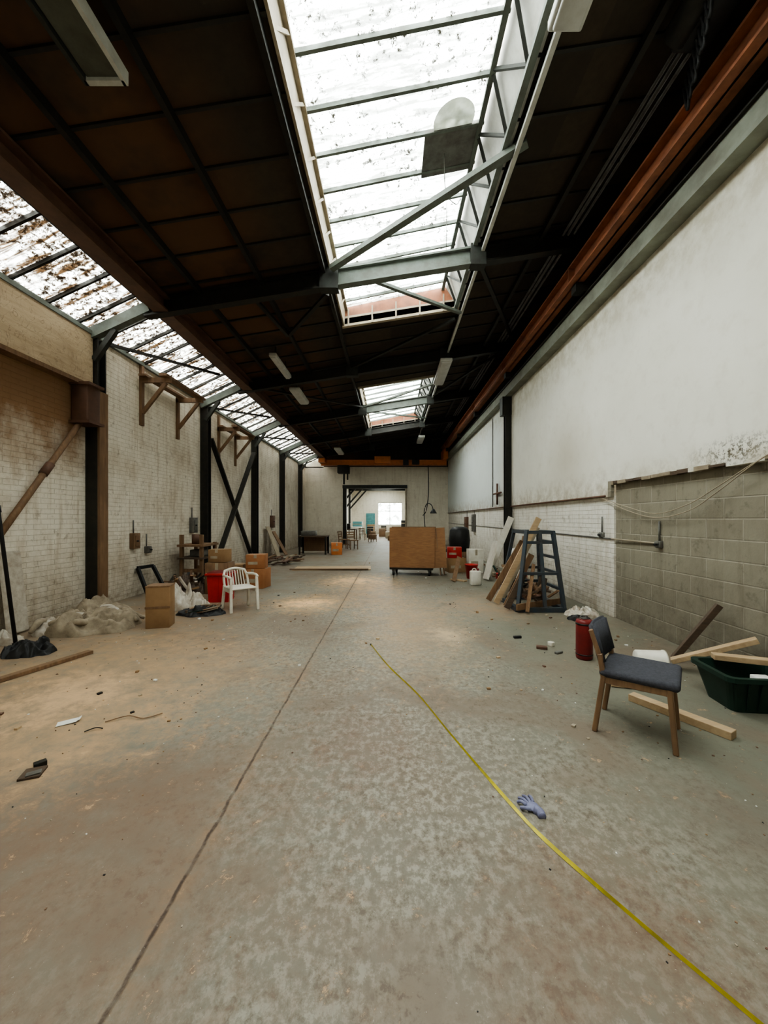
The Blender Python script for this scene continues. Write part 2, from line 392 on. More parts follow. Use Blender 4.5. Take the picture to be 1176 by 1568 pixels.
# skylights
GL=(-.95,Z(4.45)); GR=(1.14,Z(4.88))
win=0
for a,c in SK:
    win+=1
    b=B('window_%d'%win)
    b.prism([GL,GR,(GR[0],GR[1]+.008),(GL[0],GL[1]+.008)],a,c,'glassC')
    b.prism([(-1.0,RZ(-1)-.02),(-.97,RZ(-1)-.02),(GL[0],GL[1]+.05),(GL[0]-.1,GL[1]+.05)],a,c,'trim')
    b.prism([(1.42,RZ(1.42)-.02),(1.45,RZ(1.42)-.02),(GR[0]+.12,GR[1]+.05),(GR[0],GR[1]+.03)],a,c,'whitep')
    for ye in (a,c):
        s=-1 if ye==a else 0
        y0=ye+s*.08
        b.prism([(-1.02,RZ(-1)-.05),(1.45,RZ(1.42)-.05),(1.45,RZ(1.42)+.16),(-1.02,RZ(-1)+.16)],y0,y0+.08,'trim')
        b.prism([(-1.02,RZ(-1)+.16),(1.45,RZ(1.42)+.16),(1.2,GR[1]+.05),(-1.02,GL[1]+.05)],y0,y0+.08,'rust')
        for k in range(5):
            xx=-.9+k*.5; b.box(xx,xx+.03,y0-.02 if ye==c else y0+.08,y0 if ye==c else y0+.1,RZ(xx)-.05,RZ(xx)+.3,'trim')
    y=3.66-.52*9 if win==1 else a+.26
    while y<c-.05:
        if y>a: b.beam((GL[0],y,GL[1]-.02),(GR[0],y,GR[1]-.02),.035,.05,'steelg')
        y+=.52
    y=a+.1; k=0
    while y<c-.6:
        p0=(1.36,y,RZ(1.42)+.0);p1=(1.10,y+.35,GR[1]-.03);p2=(1.36,y+.7,RZ(1.42))
        b.beam(p0,p1,.035,.03,'steelm'); b.beam(p1,p2,.035,.03,'steelm'); y+=.7
    b.beam((1.10,a,GR[1]-.04),(1.10,c,GR[1]-.04),.06,.05,'steelg')
    b.beam((1.37,a,RZ(1.37)-.03),(1.37,c,RZ(1.37)-.03),.07,.06,'steelg')
    b.beam((-.93,a,GL[1]-.03),(-.93,c,GL[1]-.03),.05,.05,'trim')
    y=a+.2
    while y<c-.4:
        b.beam((-.99,y,RZ(-1)),(-.92,y+.3,GL[1]-.03),.02,.03,'trim'); y+=.6
    b.done(False)
b=B('roof_vent_panel'); gz=lambda x:GL[1]+(x-GL[0])*(GR[1]-GL[1])/(GR[0]-GL[0])
b.prism([(.42,gz(.42)-.04),(1.08,gz(1.08)-.04),(1.08,gz(1.08)-.012),(.42,gz(.42)-.012)],4.68,5.3,'grey')
RR=Matrix.Rotation(-math.atan2(GR[1]-GL[1],GR[0]-GL[0]),4,'Y')
b.lathe([(.25,0),(.24,.01)],'dome',(.76,4.6,gz(.76)-.03),32,RR); b.tube([(.7,5.0,gz(.7)-.04),(.74,5.15,gz(.7)-.4),(.9,5.3,gz(.7)-.45),(1.0,5.5,gz(.7)-.2)],.006,'grey'); b.tube([(.75,5.1,gz(.7)-.4),(.74,5.12,gz(.7)-1.2)],.004,'grey'); b.done(False)
# eaves glazing left
b=B('window_3')
e0=(-5.03,Z(3.12)); e1=(-4.02,Z(3.60))
b.prism([e0,e1,(e1[0],e1[1]+.008),(e0[0],e0[1]+.008)],Y0,YF,'glassL')
y=5.0-.55*13
while y<YF:
    b.beam((e0[0]+.03,y,e0[1]-.01),(e1[0],y,e1[1]-.03),.035,.05,'steel'); y+=.55
b.beam((-5.0,Y0,Z(3.10)),(-5.0,YF,Z(3.10)),.12,.07,'steelg')
b.beam((-4.03,Y0,Z(3.60)),(-4.03,YF,Z(3.60)),.08,.12,'steel')
b.done(False)
b=B('trim_2'); b.box(-5.2,-3.9,YF,YF+.2,Z(3),Z(3.8),'wall_f'); b.box(-5.2,-3.9,Y0-.2,Y0,Z(3),Z(3.8),'wall_f'); b.done(False)
# ---------------------------------------------------------------- frames
FY=[6.3,10.1,13.8,17.3,20.8]
for i,y in enumerate(FY):
    b=B('roof_truss')
    for dz,w,h in ((-.055,.14,.03),(-.31,.14,.03),(-.18,.025,.25)):
        b.beam((-4.0,y,RZ(-4.0)+dz),(-1.1,y,RZ(-1.1)+dz),w,h,'steel')
        b.beam((-1.1,y,RZ(-1.1)+dz),(1.55,y,RZ(1.55)+dz),w,h,'steelg' if i in(0,2) else 'steel')  # span under a skylight gets paler steel, its brightness painted into the colour
        b.beam((1.55,y,RZ(1.55)+dz),(XR,y,RZ(XR)+dz),w,h,'steel')
    b.beam((-4.98,y,Z(2.98)),(-3.95,y,Z(3.46)),.12,.16,'steelg')  # eaves rafter painted paler to look lit by the glazing
    b.beam((-4.85,y,Z(2.6)),(-4.5,y,Z(3.1)),.08,.08,'steelm')
    b.box(-1.15,-.85,y-.09,y+.09,RZ(-1)-.36,RZ(-1)-.02,'steelm'); b.box(1.3,1.55,y-.09,y+.09,RZ(1.4)-.36,RZ(1.4)-.02,'steelm')
    b.done(False)
b=B('roof_bracing')
def rb(x0,y0,x1,y1,m='steel',dz=.16,w=.07,h=.05): b.beam((x0,y0,RZ(x0)-dz),(x1,y1,RZ(x1)-dz),w,h,m)
rb(-.95,6.15,1.6,4.5,'steelg',.1,.1,.07); rb(-.25,6.5,1.45,8.0,'steelg',.2)
rb(-2.3,6.5,-2.1,7.9); rb(-1.1,6.7,-2.1,7.9)
rb(-1,13.6,1.5,12.2,'steelg'); rb(-1,14,1.5,16.5,'steelg')
rb(-3.6,10.3,-1,13.5); rb(1.5,6.5,3.2,10); rb(3.2,10.2,1.5,13.5); rb(-1.0,10.0,1.4,8.3)
b.done(False)
b=B('roof_purlins')
for x in (-2.1,-3.1,-1.08,1.52,2.45):
    b.beam((x,Y0,RZ(x)-.06),(x,YF,RZ(x)-.06),.06,.10,'steel')
b.done(False)
for y in (6.6,10.4,14.1,17.6):
    b=B('eaves_tie_rod'); b.beam((-4.9,y,Z(3.02)),(-4.05,y+2.5,Z(3.42)),.05,.05,'steel'); b.done(False)
for i,y in enumerate(FY):
    b=B('steel_column')
    d='steel'
    b.box(XL,XL+.2,y,y+.025,0,Z(3.0),d); b.box(XL,XL+.2,y+.17,y+.195,0,Z(3.0),d); b.box(XL+.09,XL+.11,y+.02,y+.18,0,Z(3.0),d)
    if i==0:
        b.box(XL+.2,XL+.235,y,y+.19,0,Z(2.1),'woodM')
    b.box(XL,XL+.28,y-.04,y+.24,0,.02,d)
    b.done(False)
b=B('steel_column'); y=10.7
b.box(XR-.2,XR-.04,y-.02,y,0,Z(2.9),'steel'); b.box(XR-.2,XR-.04,y+.17,y+.19,0,Z(2.9),'steel'); b.box(XR-.125,XR-.11,y,y+.18,0,Z(2.9),'steel'); b.box(XR-.3,XR-.04,y-.04,y+.22,Z(2.9),Z(3.4),'steel'); b.done(False)
b=B('cross_brace')
b.beam((-4.9,10.5,Z(2.2)),(-4.9,13.6,.15),.06,.12,'steel',up=(1,0,0)); b.beam((-4.83,13.6,Z(2.35)),(-4.83,10.5,.1),.06,.14,'steel',up=(1,0,0)); b.done(False)
b=B('timber_header_beam'); b.box(XL,XL+.14,Y0,6.28,Z(2.15),Z(3.0),'header'); b.box(XL,XL+.17,Y0,6.28,Z(2.12),Z(2.18),'woodM'); b.box(XL,XL+.16,Y0,6.28,Z(3.0),Z(3.06),'steelg')
for y in (-.4,1.9,4.1): b.box(XL+.13,XL+.145,y,y+.012,Z(2.18),Z(3.0),'woodD')
b.done(False)
b=B('steel_bracket'); b.box(XL+.01,XL+.27,6.0,6.27,Z(1.52),Z(2.12),'rustdk',.015); b.box(XL+.01,XL+.33,5.96,6.28,Z(1.5),Z(1.54),'rustdk'); b.box(XL+.01,XL+.33,5.96,6.28,Z(2.1),Z(2.14),'rustdk')
b.cyl((XL+.12,6.05,Z(1.52)),(XL+.12,4.4,Z(-.75)),.04,'woodM'); b.cyl((XL+.12,5.52,Z(.79)),(XL+.12,5.4,Z(.63)),.055,'rustdk'); b.done(False)
def rail(name,x,z0,z1,w,m,m2):
    b=B(name); b.box(x-w/2,x+w/2,Y0,YF-.1,z0,z0+.03,m); b.box(x-w/2,x+w/2,Y0,YF-.1,z1-.03,z1,m); b.box(x-.012,x+.012,Y0,YF-.1,z0,z1,m2)
    for y in FY+[2.6]: b.box(x-w/2,x+w/2,y-.01,y+.01,z0,z1,m)
    b.box(x-.03,x+.03,Y0,YF-.1,z1,z1+.03,'grey')
    b.done(False)
rail('crane_rail',-3.72,Z(3.36),Z(3.62),.24,'rustdk','rustdk')
rail('crane_rail',3.02,Z(3.84),Z(4.12),.22,'rust','rust')
b=B('crane_rail_brackets')
for y in FY+[2.4]: b.box(3.0,XR,y-.08,y+.08,Z(3.7),Z(3.835),'steel'); 
b.done(False)
b=B('wall_head_beam'); b.box(3.2,XR+.02,Y0,YF,Z(3.46),Z(3.66),'beam_gg'); b.box(3.16,XR+.02,Y0,YF,Z(3.66),Z(3.68),'steel'); b.box(3.17,XR-.04,Y0,YF,Z(3.40),Z(3.46),'beam_gg'); b.done(False)
b=B('ceiling_conduits')
for x,r in ((2.82,.018),(2.9,.022),(3.0,.018)):
    b.cyl((x,Y0,RZ(x)-.07),(x,YF,RZ(x)-.07),r,'grey',seg=10)
y=-1
while y<YF: b.box(2.78,3.04,y,y+.03,RZ(2.9)-.06,RZ(2.9)-.03,'steel'); y+=1.2
b.done(False)
b=B('lighting_trunking'); b.box(1.47,1.52,Y0,20,RZ(1.5)-.17,RZ(1.5)-.12,'whitep')
b.done(False)
b=B('hoist_motor',Matrix.Translation((-.18,0,0)))
b.box(2.72,3.05,2.95,3.5,Z(4.22),Z(4.5),'black',.03); b.cyl((2.75,2.85,Z(4.33)),(2.75,3.45,Z(4.33)),.12,'steel')
for k in range(9):
    x=2.7+.04*k; y=3.0+.08*k
    b.tube([(x,y,Z(4.24)),(x+.02,y+.06,Z(4.0-.03*(k%3))),(x+.05,y+.15,Z(4.24))],.014,'black')
b.box(2.88,2.92,3.1,3.3,Z(4.45),RZ(2.7)-.12,'steel'); b.done(False)
b=B('overhead_crane'); yc=21.6
b.box(-3.9,3.15,yc,yc+.04,Z(3.02),Z(3.30),'orange'); b.box(-3.9,3.15,yc-.08,yc+.12,Z(3.3),Z(3.33),'orange'); b.box(-3.9,3.15,yc-.08,yc+.12,Z(3.0),Z(3.03),'rust')
b.box(-3.95,-3.6,yc-.6,yc+.6,Z(3.12),Z(3.35),'orange'); b.box(2.9,3.15,yc-.6,yc+.6,Z(3.33),Z(3.83),'orange')
b.box(-.9,.0,yc-.3,yc+.25,Z(3.12),Z(3.5),'orange',.03); b.box(.7,1.0,yc-.3,yc-.08,Z(3.0),Z(3.3),'black'); b.box(1.2,1.6,yc-.3,yc-.08,Z(3.05),Z(3.3),'steel')
b.box(-2.95,-2.3,yc-.35,yc+.2,Z(2.55),Z(3.0),'steel',.04); b.cyl((-2.6,yc-.1,Z(2.6)),(-2.6,yc-.1,Z(1.95)),.05,'black'); b.cyl((-2.4,yc-.1,Z(2.6)),(-2.4,yc-.1,Z(2.2)),.04,'black')
b.tube([(2.1,yc-.1,Z(3.0)),(2.12,yc-.1,Z(1.5)),(2.0,yc-.1,Z(.5)),(1.8,yc-.1,Z(.2))],.025,'black')
b.done(False)
def fixture(x,y0,y1,w=.3,drop=.1,ang=0):
    b=B('fluorescent_light'); z=RZ(x)-drop; X=at(x,(y0+y1)/2,z,ang); b.M=X; L=(y1-y0)/2
    b.box(-w/2,w/2,-L,L,-.08,-.02,'steelm'); b.box(-w/2+.03,w/2-.03,-L+.02,L-.02,-.10,-.08,'lampdk')
    b.box(w/2-.02,w/2+.015,-L-.02,L+.02,-.13,-.02,'whitep'); b.box(-w/2-.015,-w/2+.02,-L-.02,L+.02,-.13,-.02,'steelm')
    for s in(-1,1): b.box(-w/2,w/2,s*L-.02,s*L+.02,-.13,-.02,'whitep')
    for s in(-1,1): b.cyl((0,s*L*.6,-.03),(0,s*L*.6,drop-.02),.01,'steel',seg=8)
    b.done()
def fixw(x,y0,y1,w=.3,drop=.1,ang=0):
    b=B('fluorescent_light'); z=RZ(x)-drop; b.M=at(x,(y0+y1)/2,z,ang); L=(y1-y0)/2
    b.box(-w/2,w/2,-L,L,-.09,-.0,'whitep',.02); b.box(-w/2+.03,w/2-.03,-L+.03,L-.03,-.12,-.08,'lampglass',.015)
    for s in(-1,1): b.cyl((0,s*L*.6,-.03),(0,s*L*.6,drop-.02),.01,'steel',seg=8)
    b.done()
fixture(-2.3,1.5,3.1,.32,.25)
fixw(1.42,1.7,3.15,.28,.42)
fixw(-2.55,8.3,9.6,.16,.25); fixw(-2.55,10.2,11.4,.28,.35); fixw(1.4,9.6,11.3,.3,.45)
fixw(-2.5,18,19.5,.3,.5); fixw(1.45,17.8,19.3,.3,.6)
def wbr(ys,name='timber_wall_bracket',z=2.72):
    b=B(name)
    for k,y in enumerate(ys):
        b.box(XL,XL+.05,y,y+.09,Z(z-.85),Z(z+.45 if k==0 else z+.15),'woodM')
        b.box(XL,XL+.62,y,y+.06,Z(z),Z(z+.1),'woodM'); b.beam((XL+.05,y+.03,Z(z-.6)),(XL+.52,y+.03,Z(z)),.05,.07,'woodM')
    b.box(XL+.05,XL+.2,ys[0]-.1,ys[-1]+.2,Z(z+.1),Z(z+.14),'woodM'); b.box(XL+.45,XL+.6,ys[0]-.1,ys[-1]+.2,Z(z+.1),Z(z+.15),'woodM')
    b.done(False)
wbr([7.65,8.95]); wbr([11.1,12.3],z=2.55)
def ebox(x,y,z,w,h,m,d=.1,side=1):
    b=B('electrical_switch_box'); x0,x1=(x,x+d) if side>0 else (x-d,x)
    b.box(x0,x1,y-w/2,y+w/2,z-h/2,z+h/2,m,.008); fx=x1 if side>0 else x0
    b.box(min(fx,fx+side*.015),max(fx,fx+side*.015),y-w*.35,y+w*.35,z-h*.35,z+h*.35,m,.004)
    b.cyl((x+side*.02,y,z+h/2),(x+side*.02,y,z+h/2+.25),.012,'grey',seg=8); b.cyl((fx,y-w*.2,z),(fx+side*.05,y-w*.2,z),.015,'black',seg=8)
    b.done(False)
ebox(XL,7.45,Z(-.42),.18,.3,'woodM',.1); ebox(XL,7.85,Z(-.62),.1,.14,'grey'); ebox(XL,9.65,Z(-.15),.2,.38,'grey',.12); ebox(XL,16.1,Z(-.1),.35,.5,'rustdk',.12)
ebox(XR+.03,4.88,Z(-.32),.09,.09,'grey',.05,-1); ebox(XR-.0,6.15,Z(-.25),.1,.08,'grey',.05,-1); ebox(XR,15.5,Z(-.15),.4,.7,'grey',.1,-1); ebox(XR,17.0,Z(-.2),.5,.6,'rustdk',.1,-1)
b=B('wall_conduit')
b.cyl((XR+.015,4.9,Z(-.31)),(XR-.012,5.9,Z(-.30)),.012,'trim',seg=8); b.cyl((XR-.012,5.9,Z(-.30)),(XR-.012,YF,Z(-.22)),.012,'grey',seg=8); b.cyl((XR-.055,6.0,Z(.36)),(XR-.055,YF,Z(.36)),.016,'rustdk',seg=8)
b.cyl((XR-.055,12.6,Z(.4)),(XR-.055,12.6,Z(3.3)),.014,'grey',seg=8); b.done(False)
b=B('wall_ledge_rubble')
y=Y0
while y<5.8:
    L=random.uniform(.06,.22); b.box(XR-.045-random.uniform(0,.02),XR+.1,y,min(y+L,5.84),Z(.54)-random.uniform(0,.02),Z(.56)+random.uniform(0,.02),random.choice(['woodD','tarp','plaster','plaster'])); y+=L
b.box(XR-.05,XR+.0,5.85,5.93,Z(.34),Z(.58),'block')
b.done(False)
b=B('hanging_cable')
for o in (0,.05):
    b.tube([(3.35,6.1,Z(.33)),(3.37,5.5,Z(.18-o)),(3.36,4.88,Z(.07-o)),(3.33,4.3,Z(.17-o*1.5)),(3.33,3.9,Z(.34-o)),(3.31,3.39,Z(.56)),(3.3,2.8,Z(.75))],.0055,'trim')
b.done(False)
b=B('wall_pipe_valve'); b.cyl((XR-.1,11.9,Z(.45)),(XR-.1,11.9,Z(1.1)),.03,'rustdk'); b.cyl((XR-.1,11.5,Z(.8)),(XR-.1,12.3,Z(.8)),.03,'rustdk'); b.cyl((XR-.1,11.9,Z(.8)),(XR-.04,11.9,Z(.8)),.03,'rustdk'); b.done(False)
# ---------------------------------------------------------------- far hall
b=B('wall_left_far_hall'); b.box(-4.2,-4.0,YF+.25,39.8,0,4.6,'wall_f'); b.done(False)
b=B('wall_right_far_hall'); b.box(2.6,2.8,YF+.25,39.8,0,4.6,'wall_f'); b.done(False)
b=B('wall_end_far_hall'); b.box(-4.2,-1.3,39.5,39.7,0,4.6,'wall_f'); b.box(1.2,2.8,39.5,39.7,0,4.6,'wall_f'); b.box(-1.3,1.2,39.5,39.7,3.2,4.6,'wall_f'); b.box(-1.3,1.2,39.5,39.7,0,.9,'wall_f'); b.done(False)
b=B('window_4'); b.box(-1.3,1.2,39.6,39.61,.9,3.2,'glassC')
for x in(-1.3,-.1,1.15): b.box(x,x+.05,39.55,39.65,.9,3.2,'whitep')
for z in(.9,2.3,3.15): b.box(-1.3,1.2,39.55,39.65,z,z+.05,'whitep')
b.done(False)
b=B('door_1'); b.box(-2.5,-1.6,39.42,39.495,0,2.1,'teal'); b.box(-2.4,-1.7,39.4,39.43,1.2,1.9,'teal'); b.cyl((-1.75,39.36,1.05),(-1.75,39.42,1.05),.03,'grey'); b.done(False)
b=B('ceiling_far_hall'); b.box(-4.2,-1.8,YF+.25,39.8,4.6,4.7,'roof'); b.box(.2,2.8,YF+.25,39.8,4.6,4.7,'roof'); b.box(-1.8,.2,YF+.25,26,4.6,4.7,'roof'); b.box(-1.8,.2,38.5,39.8,4.6,4.7,'roof')
b.done(False)
b=B('window_5'); b.box(-1.8,.2,26,38.5,4.62,4.63,'glassC')
y=26
while y<38.5: b.box(-1.8,.2,y,y+.05,4.56,4.62,'steelg'); y+=.8
b.done(False)
for y in (25,29,33,36.5):
    b=B('far_hall_frame'); b.box(-3.98,2.58,y,y+.12,4.2,4.5,'steel'); b.box(-3.98,-3.8,y,y+.15,0,4.5,'steel'); b.beam((-3.85,y+.06,2.5),(-2.3,y+.06,4.25),.08,.14,'steel'); b.box(2.42,2.58,y,y+.15,0,4.5,'steel')
    b.done(False)
b=B('workbench'); b.box(-3.7,-2.4,26.3,28,.75,.82,'woodD'); 
for x in(-3.65,-2.5):
    for y in(26.35,27.9): b.box(x,x+.08,y,y+.08,0,.75,'woodM')
b.box(-3.4,-2.8,26.6,27.2,.82,1.2,'steel',.03); b.done()
b=B('storage_crates')
for x,y,w,h,m in ((1.0,24.6,.8,.6,'card'),(1.5,26.2,.7,1.0,'cardo'),(-3.2,30,.9,.9,'white'),(1.3,30.5,.8,1.2,'bag'),(-3.3,33.5,.8,1.3,'teal'),(-1.0,33,.6,.7,'woodM'),(.2,35,.9,.8,'woodD'),(-2.2,36,.7,1.0,'card'),(.6,29,.5,.5,'woodM'),(-.4,30.2,.7,.5,'trim'),(.9,32.5,.6,1.4,'steel'),(-1.9,31,.5,.9,'black'),(-.2,27,.6,.35,'card'),(.3,25.5,.4,.3,'woodD'),(-1.6,28.5,.5,.6,'woodM'),(-.9,36.5,.5,.9,'steel')):
    b.box(x,x+w,y,y+w,0,h,m,.02); b.box(x-.01,x+w+.01,y-.01,y+w+.01,h*.8,h*.85,'trim')
b.done()
# ---------------------------------------------------------------- tape
b=B('tape_measure_blade')
pts=[(-.233,4.575),(-.02,3.9),(.233,3.27),(.40,2.72),(.546,2.264),(.645,1.98),(.736,1.755),(.897,1.46),(1.08,1.154),(1.3,.80)]
P=[Vector((x,y,0)) for x,y in pts]; out=[]
for i in range(len(P)-1):
    p0=P[max(i-1,0)];p1=P[i];p2=P[i+1];p3=P[min(i+2,len(P)-1)]
    for k in range(8):
        t=k/8; out.append(.5*((2*p1)+(p2-p0)*t+(2*p0-5*p1+4*p2-p3)*t*t+(3*p1-p0-3*p2+p3)*t**3))
out.append(P[-1]); tb=bmesh.new(); prev=None
for i,p in enumerate(out):
    d=(out[min(i+1,len(out)-1)]-out[max(i-1,0)]).normalized(); n=Vector((-d.y,d.x,0)); u=i/len(out)
    # blade lies flat in the middle of the run and twists on edge towards both ends
    a=math.radians(10+76*min(1,abs(u-.58)/.18)); w=.0085
    off=n*w*math.cos(a)+Vector((0,0,w*math.sin(a)))
    c=p+Vector((0,0,w*math.sin(a)+.003)); cur=(tb.verts.new(c-off),tb.verts.new(c-Vector((0,0,.0015))),tb.verts.new(c+off))
    if prev:
        tb.faces.new((prev[0],prev[1],cur[1],cur[0])); tb.faces.new((prev[1],prev[2],cur[2],cur[1]))
    prev=cur
b.merge(tb,'yellow',None,True); b.box(-.245,-.225,4.57,4.585,0,.02,'grey'); ob=b.done()
# glove
b=B('disposable_glove',at(.735,1.99,0,25))
b.sph((0,0,.014),.034,'glove',(1,1.05,.34)); b.tube([(0,-.02,.012),(.005,-.045,.012),(-.005,-.07,.01)],lambda t:.024-.004*t,'glove',10)
for k,(x,a,L) in enumerate(((-.024,25,.045),(-.009,8,.06),(.008,-6,.062),(.024,-22,.05))):
    a=math.radians(a); dx=-math.sin(a);dy=math.cos(a)
    b.tube([(x,.022,.015),(x+dx*L*.5,.022+dy*L*.5,.022),(x+dx*L,.022+dy*L,.010)],lambda t:.009-.002*t,'glove',10)
b.tube([(-.025,-.01,.015),(-.045,.0,.02),(-.058,.025,.01)],lambda t:.010-.002*t,'glove',10); b.done()
# ---------------------------------------------------------------- upholstered chair
b=B('upholstered_chair',at(1.76,2.74,0,-38)@Matrix.Scale(.96,4))
for s in(-1,1):
    y=s*.205
    b.beam((-.25,y,0),(-.19,y,.42),.034,.046,'woodC',up=(0,1,0),bev=.006); b.beam((-.19,y,.40),(-.215,y,.58),.034,.048,'woodC',up=(0,1,0),bev=.006); b.beam((-.215,y,.56),(-.275,y,.745),.032,.042,'woodC',up=(0,1,0),bev=.006)
    b.beam((.235,y,0),(.20,y,.43),.034,.044,'woodC',up=(0,1,0),bev=.006); b.beam((-.19,y,.395),(.21,y,.40),.028,.05,'woodC',bev=.005)
b.beam((-.2,-.2,.39),(-.2,.2,.39),.025,.05,'woodC'); b.beam((.2,-.2,.39),(.2,.2,.39),.025,.05,'woodC')
b.box(-.22,.26,-.235,.235,.415,.475,'fabric',.028,None,4)
tb=bmesh.new(); bmesh.ops.create_cube(tb,size=1); bmesh.ops.scale(tb,vec=(.05,.43,.28),verts=tb.verts); bmesh.ops.subdivide_edges(tb,edges=[e for e in tb.edges if abs(e.verts[0].co.y-e.verts[1].co.y)>.1],cuts=6,use_grid_fill=True)
bmesh.ops.bevel(tb,geom=[e for e in tb.edges if len(e.link_faces)==2 and e.calc_face_angle(0)>1],offset=.018,segments=3,affect='EDGES')
for v in tb.verts: v.co.x+=-.045*(1-(v.co.y/.215)**2)
b.merge(tb,'fabric',Matrix.Translation((-.222,0,.635))@Matrix.Rotation(math.radians(-14),4,'Y'),True)
b.done()
b=B('plastic_garden_chair',at(-2.5,6.4,0,-50)@Matrix.Scale(.9,4))
for s in(-1,1):
    y=s*.24
    b.beam((.24,y,0),(.20,y*.95,.62),.035,.05,'white',up=(0,1,0),bev=.01); b.beam((-.26,y,0),(-.2,y*.92,.45),.035,.05,'white',up=(0,1,0),bev=.01)
    b.tube([(.22,y*.98,.62),(.05,y*1.08,.635),(-.15,y*1.02,.63),(-.27,y*.9,.62)],.024,'white',8)
    b.tube([(-.2,y*.9,.42),(-.26,y*.9,.58),(-.32,y*.75,.70)],.022,'white',8)
b.box(-.22,.24,-.22,.22,.40,.43,'white',.012)
for k in range(7):
    y=-.15+k*.05; b.beam((-.21,y,.42),(-.32,y*.95,.69),.012,.032,'white',up=(1,0,0))
b.tube([(-.32,-.18,.69),(-.335,0,.73),(-.32,.18,.69)],.026,'white',8)
b.box(-.2,.22,-.23,-.20,.34,.42,'white'); b.box(-.2,.22,.20,.23,.34,.42,'white')
b.done()
# ---------------------------------------------------------------- boxes etc left
b=B('wooden_box',at(-3.23,5.4,0,14)); b.box(-.15,.15,-.12,.12,0,.58,'card',.006); b.box(-.155,.155,-.125,-.118,.27,.30,'woodM'); b.box(-.154,.154,-.124,.124,.565,.582,'woodM'); b.done()
b=B('red_storage_bin',at(-3.12,7.1,0,5))
b.prism([(-.17,0),(.17,0),(.2,.5),(-.2,.5)],-.17,.17,'red'); b.box(-.23,.23,-.2,.2,.48,.52,'red',.01); b.box(-.2,.2,-.17,.17,.5,.54,'dred',.01)
for s in(-1,0,1): b.box(s*.1-.008,s*.1+.008,-.178,-.165,.05,.48,'red')
b.done()
def carton(x,y,z,w,d,h,r=0,m='card',name='cardboard_box'):
    b=B(name,at(x,y,z,r)); b.box(-w/2,w/2,-d/2,d/2,0,h,m,.004)
    b.box(-w/2-.002,w/2+.002,-.03,.03,h-.002,h+.003,'trim'); b.box(-.03,.03,-d/2-.003,-d/2+.001,h*.75,h,'trim')
    b.box(-w/2+.05,w/2-.15,-d/2-.003,-d/2+.001,h*.3,h*.5,'trim'); b.done()
carton(-3.5,7.9,0,.46,.4,.62,5,'woodM'); carton(-3.5,7.9,.627,.34,.3,.26,-4,'card')
carton(-2.95,8.5,0,.46,.4,.42,-8,'cardo'); carton(-2.95,8.5,.427,.40,.34,.30,6,'cardo'); carton(-3.45,8.6,0,.4,.36,.5,3,'card')
b=B('plastic_bag_pile'); b.heap((-3.65,6.55,0),.40,.3,.46,'bag',2,5); b.heap((-3.3,6.5,0),.22,.18,.24,'bag',5,7); b.done()
b=B('netting_pile'); b.heap((-2.98,6.1,0),.36,.22,.13,'black',8,9)
for k in range(16):
    a=k*.9; b.tube([(-2.98+.33*math.cos(a+j*.8)*(.5+.1*j),6.1+.2*math.sin(a+j*.8)*(.5+.1*j),.08+.04*math.sin(j+k)) for j in range(5)],.009,random.choice(['green','black','woodM','tarp']),6,4)
b.done()
b=B('cloth_tarp_pile'); b.heap((-4.1,5.32,0),.56,.46,.27,'tarp',1,4,70); b.heap((-4.4,5.8,0),.40,.36,.30,'tarp',3,4,60); b.heap((-4.45,5.1,0),.25,.2,.2,'bag',13,6,50)
for k in range(22):
    a=random.uniform(-.5,1.3); x=-4.15+random.uniform(-.38,.38); y=5.35+random.uniform(-.36,.45); L=random.uniform(.15,.3)
    pts=[(x+L*t*math.cos(a)+.05*math.sin(k+t*4),y+L*t*math.sin(a)+.05*math.cos(k*2+t*3),.06+.10*(1-t*t)+.02*math.sin(k*3+t*5)) for t in (-1,-.4,.2,1)]
    b.tube(pts,lambda t:.045-.022*abs(2*t-1),random.choice(['tarp','tarp','bag']),10,6)
b.done()
b=B('plastic_sheet_pile'); b.heap((-4.62,4.64,0),.18,.11,.16,'bag',9,8,60); b.done()
b=B('black_bin_bag'); b.heap((-4.05,4.3,0),.26,.18,.17,'black',4,8,60); b.done()
b=B('leaning_pole'); b.cyl((-4.40,4.52,0),(-4.8,4.54,2.9),.02,'black'); b.cyl((-4.40,4.52,0),(-4.408,4.5205,.05),.032,'black'); b.cyl((-4.62,4.53,1.58),(-4.633,4.5305,1.66),.03,'black'); b.done()
b=B('leaning_white_board'); b.beam((-4.84,5.0,.02),(-4.96,5.0,1.08),.3,.035,'bag',up=(1,0,0),bev=.015); b.done()
b=B('timber_plank'); b.beam((-3.35,4.3,.02),(-3.75,3.1,.02),.08,.035,'woodM'); b.done(bevel=.003)
b=B('black_picture_frame')
for (p,q) in (((-4.7,7.45,.04),(-4.93,7.5,.55)),((-4.55,7.8,.04),(-4.85,7.85,.55)),((-4.7,7.45,.04),(-4.55,7.8,.04)),((-4.93,7.5,.55),(-4.85,7.85,.55))): b.beam(p,q,.05,.06,'black')
b.done()
b=B('wooden_workstand')
for x in(-4.75,-4.3):
    for y in(8.65,9.3): b.box(x,x+.07,y,y+.07,0,.95 if y>9 else 1.15,'woodM')
for y in(8.66,9.31): b.box(-4.75,-4.23,y,y+.05,.3,.38,'woodM')
b.box(-4.78,-4.2,8.6,9.4,.6,.64,'woodD'); b.box(-4.78,-4.2,8.6,9.4,.88,.93,'woodM'); b.box(-4.6,-4.3,8.8,9.1,.64,.8,'grey',.02); b.cyl((-4.5,8.9,.93),(-4.5,8.9,1.15),.09,'rustdk'); b.done()
b=B('scrap_pile'); b.heap((-4.1,7.75,0),.36,.5,.35,'woodD',6,8,50)
